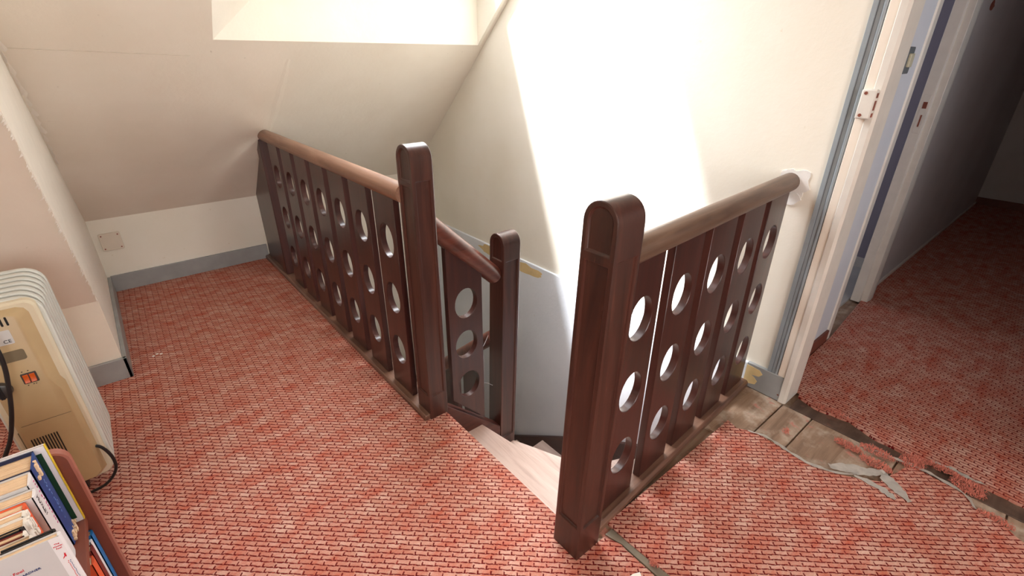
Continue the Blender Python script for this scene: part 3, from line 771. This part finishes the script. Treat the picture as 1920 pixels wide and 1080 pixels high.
for k in range(26):
    s = 0.42 + k * 0.042
    y = YK - s; z = zs(y)
    w = rnd.uniform(0.010, 0.026); h = rnd.uniform(0.03, 0.055)
    L = [(XR + 0.001, y, z - 0.002), (XR + w * .6, y - .004, z - 0.012), (XR + w, y - h * .5, z + h * .45 - 0.020), (XR + w * .5, y - h, z + h * SL - .008)]
    A = [cb.verts.new(q) for q in L]; C = [cb.verts.new(Vector(q) + Vector((0.0015, 0, -0.001))) for q in L]
    cb.faces.new(A); cb.faces.new(C[::-1])
    for i in range(4): cb.faces.new((A[i], A[(i + 1) % 4], C[(i + 1) % 4], C[i]))
tag(obj('curling_wallpaper', cb, 'paper_white', smooth=0), 'curling wallpaper flakes in the corner between return and sloping ceiling', 'wallpaper')

# ------------------------------------------------------------------ torn carpet remains on the boards
def ribbon(name, mid, width, mat, label, cat, seed=0, lift=0.004, z0=0.002):
    rnd = random.Random(seed); P = spline([(x, y, 0) for x, y in mid], 6); bm = bmesh.new(); T_ = []; Bo = []
    for i, p in enumerate(P):
        t = (P[min(i + 1, len(P) - 1)] - P[max(i - 1, 0)]).normalized(); n = Vector((-t.y, t.x, 0))
        f = i / (len(P) - 1); w = width * (0.25 + 0.75 * math.sin(math.pi * min(1, f * .9 + .08))) * rnd.uniform(0.7, 1.2)
        z = z0 + lift * (0.5 + 0.5 * math.sin(i * 1.3 + seed))
        T_.append((bm.verts.new(p + n * w / 2 + Vector((0, 0, z))), bm.verts.new(p - n * w / 2 + Vector((0, 0, z0 + lift * rnd.random())))))
    for (a, b), (c, d) in zip(T_, T_[1:]): bm.faces.new((a, b, d, c))
    ext = bmesh.ops.solidify(bm, geom=bm.faces[:], thickness=0.0012)
    return tag(obj(name, bm, mat, smooth=40), label, cat)
ribbon('torn_backing', [(1.590, 0.50), (1.612, 0.44), (1.602, 0.36), (1.598, 0.28), (1.63, 0.20), (1.68, 0.155)], 0.014, 'web_backing', 'long pale frayed strip along the carpet edge beside the bare boards', 'carpet backing', 1)
ribbon('torn_backing', [(1.635, 0.235), (1.675, 0.19), (1.715, 0.135), (1.755, 0.105)], 0.045, 'web_backing', 'pale torn backing flap crumpled at the widest bare board', 'carpet backing', 2, 0.006)
ribbon('torn_backing', [(1.755, 0.112), (1.725, 0.085), (1.700, 0.05), (1.672, 0.012)], 0.042, 'web_backing', 'split pale tongue of backing lying on the right carpet', 'carpet backing', 3, 0.003)
ribbon('torn_backing', [(1.66, 0.165), (1.665, 0.10), (1.655, 0.06), (1.648, 0.045)], 0.026, 'web_backing', 'thin pale finger of torn backing on the right carpet, left of the tongue', 'carpet backing', 4, 0.003)
ribbon('torn_backing', [(1.845, 0.16), (1.855, 0.10), (1.866, 0.05), (1.866, -0.01), (1.85, -0.09), (1.80, -0.13)], 0.016, 'web_backing', 'pale frayed strip along the second bare patch, near side', 'carpet backing', 5)
ribbon('torn_backing', [(1.94, 0.01), (1.952, -0.04), (1.945, -0.09), (1.95, -0.13)], 0.016, 'web_backing', 'short pale frayed strip at the corridor carpet edge', 'carpet backing', 6)
def fluff(cx, cy, rx, ry, n, label, seed):
    rnd = random.Random(seed); bm = bmesh.new()
    for _ in range(n):
        a = rnd.uniform(0, 2 * math.pi); r = math.sqrt(rnd.random())
        x, y = cx + rx * r * math.cos(a), cy + ry * r * math.sin(a); z = rnd.uniform(-.004, 0.020 * (1 - r * .8))
        d = rnd.uniform(0, 6.28); L = rnd.uniform(.004, .012); w = 0.0009
        dx, dy, dz = math.cos(d) * L, math.sin(d) * L, rnd.uniform(-.003, .006)
        p0, p1, p2 = Vector((x, y, z)), Vector((x + dx, y + dy, z + dz)), Vector((x + dx * .5 - dy * .15, y + dy * .5 + dx * .15, z + dz + .003))
        q = Vector((-dy, dx, 0)).normalized() * w
        vv = [bm.verts.new(v) for v in (p0 - q, p0 + q, p2 + q, p1, p2 - q)]
        bm.faces.new((vv[0], vv[1], vv[2], vv[4])); bm.faces.new((vv[4], vv[2], vv[3]))
    o = tag(obj('carpet_fluff', bm, 'fluff_coral', smooth=0, recalc=False), label, 'carpet fluff'); o['kind'] = 'stuff'; return o
fluff(1.80, 0.228, 0.018, 0.045, 420, 'coral carpet fluff lying in the middle of the bare boards', 1)
fluff(1.845, 0.150, 0.020, 0.055, 420, 'coral carpet fluff at the far end of the wide bare patch', 2)
fluff(1.775, 0.135, 0.022, 0.050, 480, 'coral carpet fluff beside the pale torn backing flap', 3)
fluff(1.885, 0.055, 0.040, 0.035, 700, 'bushy coral carpet fluff bridging the two carpets', 4)
fluff(1.925, -0.02, 0.012, 0.06, 420, 'coral carpet fluff along the corridor carpet edge', 5)
fluff(1.895, -0.095, 0.038, 0.045, 800, 'largest bushy coral tuft between the two bare patches', 6)
fluff(1.80, -0.175, 0.012, 0.045, 320, 'coral fluff fringe on the carpet edge at the right of the picture', 7)
fluff(1.955, 0.33, 0.012, 0.08, 420, 'coral fluff along the corridor carpet near the door post', 8)
fluff(1.70, 0.405, 0.012, 0.012, 80, 'tiny coral fluff tuft near the edge of the bare boards', 9)
fluff(0.868, 0.412, 0.006, 0.012, 70, 'tiny coral fluff tuft on the strip by the right newel', 10)
# wooden strip in the seam by the right newel, and a scrap of paper
ss = bmesh.new(); prism(ss, [(0.838, 0.560), (0.868, 0.560), (0.869, 0.465), (0.874, 0.40), (0.880, 0.30), (0.905, 0.0), (0.90, YF), (0.872, YF), (0.856, 0.0), (0.850, 0.30), (0.849, 0.40), (0.850, 0.508)], 'z', FZ, -0.002)
tag(obj('threshold_strip', ss, 'metal_worn', bevel=0.001), 'narrow worn strip in the carpet seam at the foot of the right newel', 'strip')
tag(obj('paper_scrap', PR([(0.785, 0.432), (0.800, 0.430), (0.819, 0.421), (0.812, 0.410), (0.79, 0.415)], 'z', 0.001, 0.002), 'paper_white', smooth=0), 'tiny white paper scrap on the carpet below the right newel', 'paper')
# bits of dirt on the carpet by the left corner
for i, (x, y) in enumerate(((-0.075, 2.52), (-0.060, 2.53), (-0.045, 2.52))):
    tag(obj('plaster_crumb', PR(blob(x, y, .006, .004, 9, i), 'z', 0, 0.003), 'plaster_white', smooth=0), ('leftmost', 'middle', 'rightmost')[i] + ' white plaster crumb on the carpet by the return skirting', 'crumb', 'plaster crumbs by the return')

# ------------------------------------------------------------------ heater
hc = -0.325
ht = thing('oil_radiator', (hc, 1.80, 0), 'beige and white oil filled radiator with orange switches by the near knee wall', 'heater')
NF = 7
for k in range(NF):
    y0 = 1.700 + 0.040 * k
    bm = bmesh.new(); hw = 0.090
    o_ = rrect(hc - hw, hc + hw, 0.072, 0.700, 0.050, 6); i_ = rrect(hc - hw + .012, hc + hw - .012, 0.084, 0.688, 0.040, 6); c_ = rrect(hc - hw + .022, hc + hw - .022, 0.094, 0.678, 0.032, 6)
    mk = lambda pts, yy: [(p[0], yy, p[1]) for p in pts]
    ring_loft(bm, [mk(c_, y0 - .003), mk(i_, y0 - .004), mk(i_, y0 - .011), mk(o_, y0 - .011), mk(o_, y0 + .011), mk(i_, y0 + .011), mk(i_, y0 + .004), mk(c_, y0 + .003)])
    obj('fin', bm, 'heater_fin', ht, bevel=0.004, origin=None)
# joints between the fins
jb = bmesh.new(); tube(jb, [(hc, 1.69, 0.62), (hc, 1.96, 0.62)], 0.022, 14); obj('oil_duct', jb, 'heater_fin', ht)
jb = bmesh.new(); tube(jb, [(hc, 1.69, 0.14), (hc, 1.96, 0.14)], 0.022, 14); obj('oil_duct', jb, 'heater_fin', ht)
# control housing: wide back, narrower front face, broader below the step
def hous(yy, ins, step):
    x0, x1, z0, z1 = hc - 0.076 + ins, hc + 0.076 - ins, 0.092 + ins * .5, 0.692 - ins
    r = 0.02
    right_ = [(x1 - (r if 0 else 0), z0 + r)]
    pts = [(x1 - r, z0), (x1, z0 + r), (x1, 0.450 - ins), (x1 - step, 0.475), (x1 - step, z1 - r), (x1 - step - r * .3, z1 - r * .3), (x1 - step - r, z1)]
    pts += [(2 * hc - p[0], p[1]) for p in pts[::-1]]
    return [(p[0], yy, p[1]) for p in pts]
bm = bmesh.new(); ring_loft(bm, [hous(1.694, 0.0, 0.0), hous(1.682, 0.0, 0.0), hous(1.650, 0.017, 0.014), hous(1.647, 0.020, 0.016)])
hs = obj('control_housing', bm, 'heater_beige', ht, bevel=0.003)
bm = bmesh.new(); box(bm, 0, 1, 0, 1, 0, 1); bm.clear()
ring_loft(bm, [[(p[0] , 1.694, p[1]) for p in rrect(hc - .081, hc + .081, .086, .698, .024)], [(p[0], 1.674, p[1]) for p in rrect(hc - .081, hc + .081, .086, .698, .024)], [(p[0], 1.668, p[1]) for p in rrect(hc - .076, hc + .076, .091, .693, .022)]])
obj('housing_rim', bm, 'heater_cream', ht, bevel=0.002)
YH = 1.647
for k in range(4): obj('vent_slot', PR(rrect(-0.308 - .0105 * k, -0.3035 - .0105 * k, 0.648, 0.672, 0.002, 3), 'y', YH - 0.0012, YH + .002), 'dark_slot', hs, smooth=0)
lb = obj('rating_label', PR(rrect(-0.372, -0.309, 0.597, 0.637, 0.003, 3), 'y', YH - 0.0010, YH + .001), 'heater_label', hs, smooth=0)
textmesh('label_print', 'CE', 0.013, 'ink_black', (-0.329, YH - 0.0013, 0.6015), (1, 0, 0), (0, 0, 1), lb)
obj('handle_recess', PR(rrect(-0.365, -0.301, 0.546, 0.577, 0.006, 4), 'y', YH - 0.0008, YH + .004), 'heater_recess', hs, smooth=0)
sw = obj('switch_panel', PR(rrect(-0.331, -0.300, 0.474, 0.505, 0.002, 3), 'y', YH - 0.003, YH + .002), 'switch_frame', hs, bevel=0.0008)
for x0 in (-0.3275, -0.3145): obj('rocker', PR([(YH - 0.002, 0.477), (YH - 0.0095, 0.479), (YH - 0.005, 0.491), (YH - 0.0055, 0.502), (YH - 0.002, 0.502)], 'x', x0, x0 + 0.0108), 'switch_orange', sw, bevel=0.0008)
for x0, z0 in ((-0.325, 0.511), (-0.313, 0.511), (-0.325, 0.468), (-0.314, 0.468), (-0.309, 0.468)): obj('mark', PR(ellipse(x0, z0, .0016, .0012, 8), 'y', YH - 0.0008, YH + .001), 'ink_black', hs, smooth=0)
bm = bmesh.new(); tube(bm, [(-0.376, YH + .002, 0.475), (-0.376, YH - .012, 0.475), (-0.376, YH - .014, 0.475)], [0.023, 0.021, 0.017], 24)
dl = obj('thermostat_dial', bm, 'switch_frame', ht, bevel=0.001)
obj('dial_grip', B(-0.380, -0.372, YH - .022, YH - .012, 0.457, 0.493), 'black_rubber', dl, bevel=0.001)
for k in range(10): obj('grille_slot', PR(rrect(-0.3745 + .0060 * k, -0.3718 + .0060 * k, 0.222, 0.302, 0.001, 2), 'y', YH - 0.0010, YH + .002), 'dark_slot', hs, smooth=0)
obj('seam', B(hc - .053, hc + .053, YH - .0006, YH + .001, 0.3495, 0.3510), 'heater_recess', hs, smooth=0)
obj('seam', B(-0.3905, -0.3885, YH - .0006, YH + .001, 0.10, 0.335), 'heater_recess', hs, smooth=0)
for yy in (1.76, 1.93):
    bm = bmesh.new(); box(bm, hc - .11, hc + .0, yy - .012, yy + .012, 0.030, 0.074); tube(bm, [(hc - .10, yy, 0.024), (hc - .075, yy, 0.024)], 0.024, 14); tube(bm, [(hc - .03, yy, 0.024), (hc - .005, yy, 0.024)], 0.024, 14)
    obj('caster_foot', bm, 'black_rubber', ht)
bm = bmesh.new(); tube(bm, spline([(-0.345, 1.60, 0.72), (-0.336, 1.592, 0.64), (-0.334, 1.59, 0.60), (-0.340, 1.59, 0.546), (-0.361, 1.59, 0.455), (-0.380, 1.59, 0.394), (-0.398, 1.59, 0.35), (-0.423, 1.59, 0.305), (-0.46, 1.60, 0.22), (-0.48, 1.61, 0.08), (-0.48, 1.62, 0.01)], 8), 0.0052, 10)
obj('power_cord', bm, 'black_rubber', ht)
bm = bmesh.new(); tube(bm, spline([(-0.278, 1.668, 0.205), (-0.250, 1.66, 0.190), (-0.236, 1.66, 0.137), (-0.243, 1.662, 0.088), (-0.277, 1.675, 0.043), (-0.325, 1.70, 0.015), (-0.36, 1.71, 0.007)], 8), 0.0045, 10)
obj('power_cord', bm, 'black_rubber', ht)

# ------------------------------------------------------------------ bookcase and books
bc = thing('bookcase', (-0.38, 0.9, 0), 'low brown bookcase with rounded end panel in front of the heater', 'bookcase')
def end_panel(y0, y1):
    x0, x1, zt_ = -0.52, -0.236, 0.517; r = 0.030
    pts = [(x0, 0.0), (x1, 0.0), (x1, zt_ - r)] + [(x1 - r + r * math.cos(R(a)), zt_ - r + r * math.sin(R(a))) for a in range(15, 91, 15)] + [(x0, zt_)]
    return PR(pts, 'y', y0, y1)
SH = 0.332
for a in (1.203, 0.32):
    e_ = obj('end_panel', end_panel(a, a + 0.018), 'case_brown', bc, bevel=0.002)
    def arc(o): return [(-0.236 + o, 0.001), (-0.236 + o, 0.487)] + [(-0.266 + (0.030 + o) * math.cos(R(q)), 0.487 + (0.030 + o) * math.sin(R(q))) for q in range(15, 91, 15)] + [(-0.52, 0.517 + o)]
    bm = PR(arc(0.0022) + arc(-0.003)[::-1], 'y', a - 0.0004, a + 0.0184)
    obj('edge_strip', bm, 'case_edge', e_)
obj('shelf', B(-0.52, -0.256, 0.338, 1.203, SH - 0.018, SH), 'case_brown', bc, bevel=0.002)
obj('shelf', B(-0.52, -0.256, 0.338, 1.203, 0.05, 0.068), 'case_brown', bc, bevel=0.002)
obj('back_panel', B(-0.528, -0.52, 0.32, 1.221, 0.0, 0.50), 'case_brown', bc)

def scribble(parent, mat, x, y, z, step, n, w):
    # a column of small unreadable letter strokes down a spine
    rr = random.Random(n); bm = bmesh.new()
    for k in range(n):
        zz = z - k * step * 0.8
        for _ in range(2):
            a, b = rr.uniform(-w, w) * .5, rr.uniform(0, step * .5)
            box(bm, x - .0004, x + .0006, y + a - .0008, y + a + .0022, zz - b - step * .22, zz - b)
    o = obj('title_print', bm, mat, parent, smooth=0); o['kind'] = 'stuff'; return o
def book(name, x1, y1, th, h, depth, cover, label, pages='page_cream', z=SH, spine=None, group=None, tight=0.002, cov=0.0022):
    """upright book: spine at x1 (facing +X), from y1 towards the camera by th"""
    y0 = y1 - th
    t = thing(name, (x1 - depth / 2, (y0 + y1) / 2, z), label, 'book', group)
    bm = bmesh.new(); box(bm, x1 - depth, x1, y0, y0 + cov, z, z + h); box(bm, x1 - depth, x1, y1 - cov, y1, z, z + h)
    obj('cover', bm, cover, t)
    prs = [(x1, y0), (x1 + 0.0025, y0 + th * .25), (x1 + 0.003, y0 + th * .5), (x1 + 0.0025, y0 + th * .75), (x1, y1), (x1 - 0.002, y1), (x1 - 0.002, y0)]
    sp = obj('spine', PR(prs, 'z', z, z + h), spine or cover, t)
    pg = bmesh.new(); ny = max(2, int((th - 2 * cov) / 0.0022)); wy = (th - 2 * cov) / ny
    for k in range(ny):
        box(pg, x1 - depth + 0.003, x1 - 0.0015, y0 + cov + k * wy, y0 + cov + (k + 0.9) * wy, z + tight, z + h - tight - random.random() * 0.0012)
    obj('pages', pg, pages, t, smooth=0)
    return t, sp
# thin book against the end panel, its front cover towards the camera
b1 = thing('book', (-0.32, 1.199, SH), 'thin white book with green panel and yellow edge against the end panel', 'book')
obj('cover', B(-0.39, -0.258, 1.1975, 1.1995, SH, 0.550), 'book_white', b1); obj('cover', B(-0.39, -0.258, 1.1905, 1.1925, SH, 0.550), 'book_white', b1)
obj('pages', B(-0.388, -0.260, 1.1925, 1.1975, SH + .002, 0.547), 'page_cream', b1)
obj('cover_panel', B(-0.39, -0.2665, 1.1900, 1.1907, SH + .012, 0.535), 'book_green', b1)
obj('spine', B(-0.2585, -0.2565, 1.1905, 1.1995, SH, 0.550), 'book_yellow', b1)
t, sp = book('book', -0.275, 1.189, 0.066, 0.216, 0.14, 'book_navy', 'thick torn blue cloth book with cream pages', spine='book_blue', tight=0.006, cov=.004)
scribble(t, 'ink_blue', -0.2722, 1.146, 0.505, 0.016, 9, 0.006)
bm = bmesh.new(); prism(bm, ellipse(1.151, 0.433, .006, .006, 18), 'x', -0.2726, -0.2716, [ellipse(1.151, 0.433, .0048, .0048, 18)]); obj('cover_mark', bm, 'ink_blue', t, smooth=0)
rnd = random.Random(5)
def torn(parent, x, ya, yb, za, zb, n, mat='page_cream', s=0.008):
    bm = bmesh.new()
    for _ in range(n):
        y = rnd.uniform(ya, yb); z = rnd.uniform(za, zb); w = rnd.uniform(.3, 1) * s; h = rnd.uniform(.6, 2.2) * s
        box(bm, x - 0.002, x + rnd.uniform(.001, .004), y - w / 2, y + w / 2, z - h / 2, z + h / 2)
    o = obj('torn_edge', bm, mat, parent, smooth=0); o['kind'] = 'stuff'; return o
torn(t, -0.272, 1.128, 1.15, 0.520, 0.544, 7); torn(t, -0.272, 1.128, 1.184, 0.334, 0.352, 14)
t, sp = book('book', -0.277, 1.119, 0.046, 0.218, 0.12, 'book_grey', 'white paperback with pink lettering on its spine', spine='book_white')
scribble(t, 'ink_pink', -0.2738, 1.098, 0.545, 0.012, 13, 0.006)
t, sp = book('book', -0.271, 1.070, 0.030, 0.212, 0.115, 'book_grey', 'white paperback with black author lettering on its spine', spine='book_white')
textmesh('title_print', 'HUXLEY', 0.0135, 'ink_black', (-0.2683, 1.047, 0.5385), (0, 0, -1), (0, 1, 0), t)
t, sp = book('book', -0.283, 1.038, 0.020, 0.212, 0.11, 'book_orange', 'paperback with bright orange spine, fifth from the end panel', cov=.0012)
t, sp = book('book', -0.283, 1.017, 0.018, 0.212, 0.11, 'paper_white', 'worn white paperback beside the orange one', cov=.001); torn(t, -0.281, 1.0, 1.016, 0.40, 0.54, 16, 'paper_white', .009)
t, sp = book('book', -0.281, 0.998, 0.024, 0.211, 0.11, 'paper_white', 'paperback with frayed spine left of the thin black book', cov=.001); torn(t, -0.279, .975, .997, 0.40, 0.54, 16, 'paper_white', .009)
t, sp = book('book', -0.284, 0.973, 0.008, 0.213, 0.105, 'book_black', 'very thin black booklet between the paperbacks', cov=.0015)
t, sp = book('book', -0.280, 0.964, 0.014, 0.210, 0.105, 'book_maroon', 'slim maroon edged paperback next to the black booklet', cov=.001, spine='paper_white')
t, sp = book('book', -0.272, 0.949, 0.021, 0.208, 0.105, 'paper_white', 'paperback with salmon page tops behind the grey investment book', cov=.001); torn(t, -0.270, .925, .948, 0.44, 0.537, 8, 'paper_white', .009)
t, sp = book('book', -0.240, 0.9275, 0.009, 0.217, 0.065, 'book_black', 'thin charcoal book pressed behind the grey investment book', cov=.003)
t, sp = book('book', -0.2335, 0.918, 0.013, 0.216, 0.13, 'book_grey', 'pale grey investment paperback facing the camera with red and blue lettering', spine='book_white', cov=.0015)
YB = 0.9047
bnd = obj('cover_band', B(-0.247, -0.2330, YB - .0003, YB + .0006, SH, SH + 0.216), 'book_white', t)
textmesh('title_print', 'The Motley Fool', 0.0075, 'ink_red', (-0.2880, YB - .0004, 0.5085), (1, 0, 0), (0, 0, 1), t, align='RIGHT')
textmesh('author_print', 'GARDNER', 0.0060, 'ink_navy', (-0.2705, YB - .0004, 0.4985), (1, 0, 0), (0, 0, 1), t, align='RIGHT')
for k, w in enumerate(('The', 'Motley', 'Fool')): textmesh('band_print', w, 0.0042, 'ink_red', (-0.2400, YB - .0007, 0.5330 - .0052 * k), (1, 0, 0), (0, 0, 1), bnd, align='CENTER')
jm = bmesh.new(); prism(jm, [(-.2425, .4975), (-.2412, .5010), (-.2392, .5035), (-.2388, .5070), (-.2378, .5110), (-.2374, .5080), (-.2360, .5095), (-.2368, .5060), (-.2366, .5030), (-.2372, .5000), (-.2384, .5018), (-.2404, .4995)], 'y', YB - .0007, YB - .0002)
obj('mark_print', jm, 'ink_red', bnd, smooth=0)
bm = bmesh.new(); rr = random.Random(2)
for k in range(14):
    for xx, mi_ in ((-.2385, 0), (-.2358, 1)):
        a = rr.uniform(-.0004, .0004); zz = .490 - k * .0034
        box(bm, xx + a - .0006, xx + a + .0006, YB - .0007, YB - .0002, zz - .0016, zz, mi_)
o = obj('band_lettering', bm, ['ink_red', 'ink_navy'], bnd, smooth=0); o['kind'] = 'stuff'
# lower shelf
y = 1.198
for th, h, mt, lb_, x1 in ((0.020, 0.222, 'book_cyan', 'bright blue book on the lower shelf next to the end panel', -0.258), (0.012, 0.215, 'book_white', 'white book on the lower shelf beside the bright blue one', -0.262), (0.022, 0.21, 'book_maroon', 'maroon book on the lower shelf', -0.262), (0.03, 0.2, 'book_orange', 'orange book on the lower shelf nearest the camera', -0.264)):
    book('book', x1, y, th, h, 0.13, mt, lb_, z=0.068); y -= th + 0.001
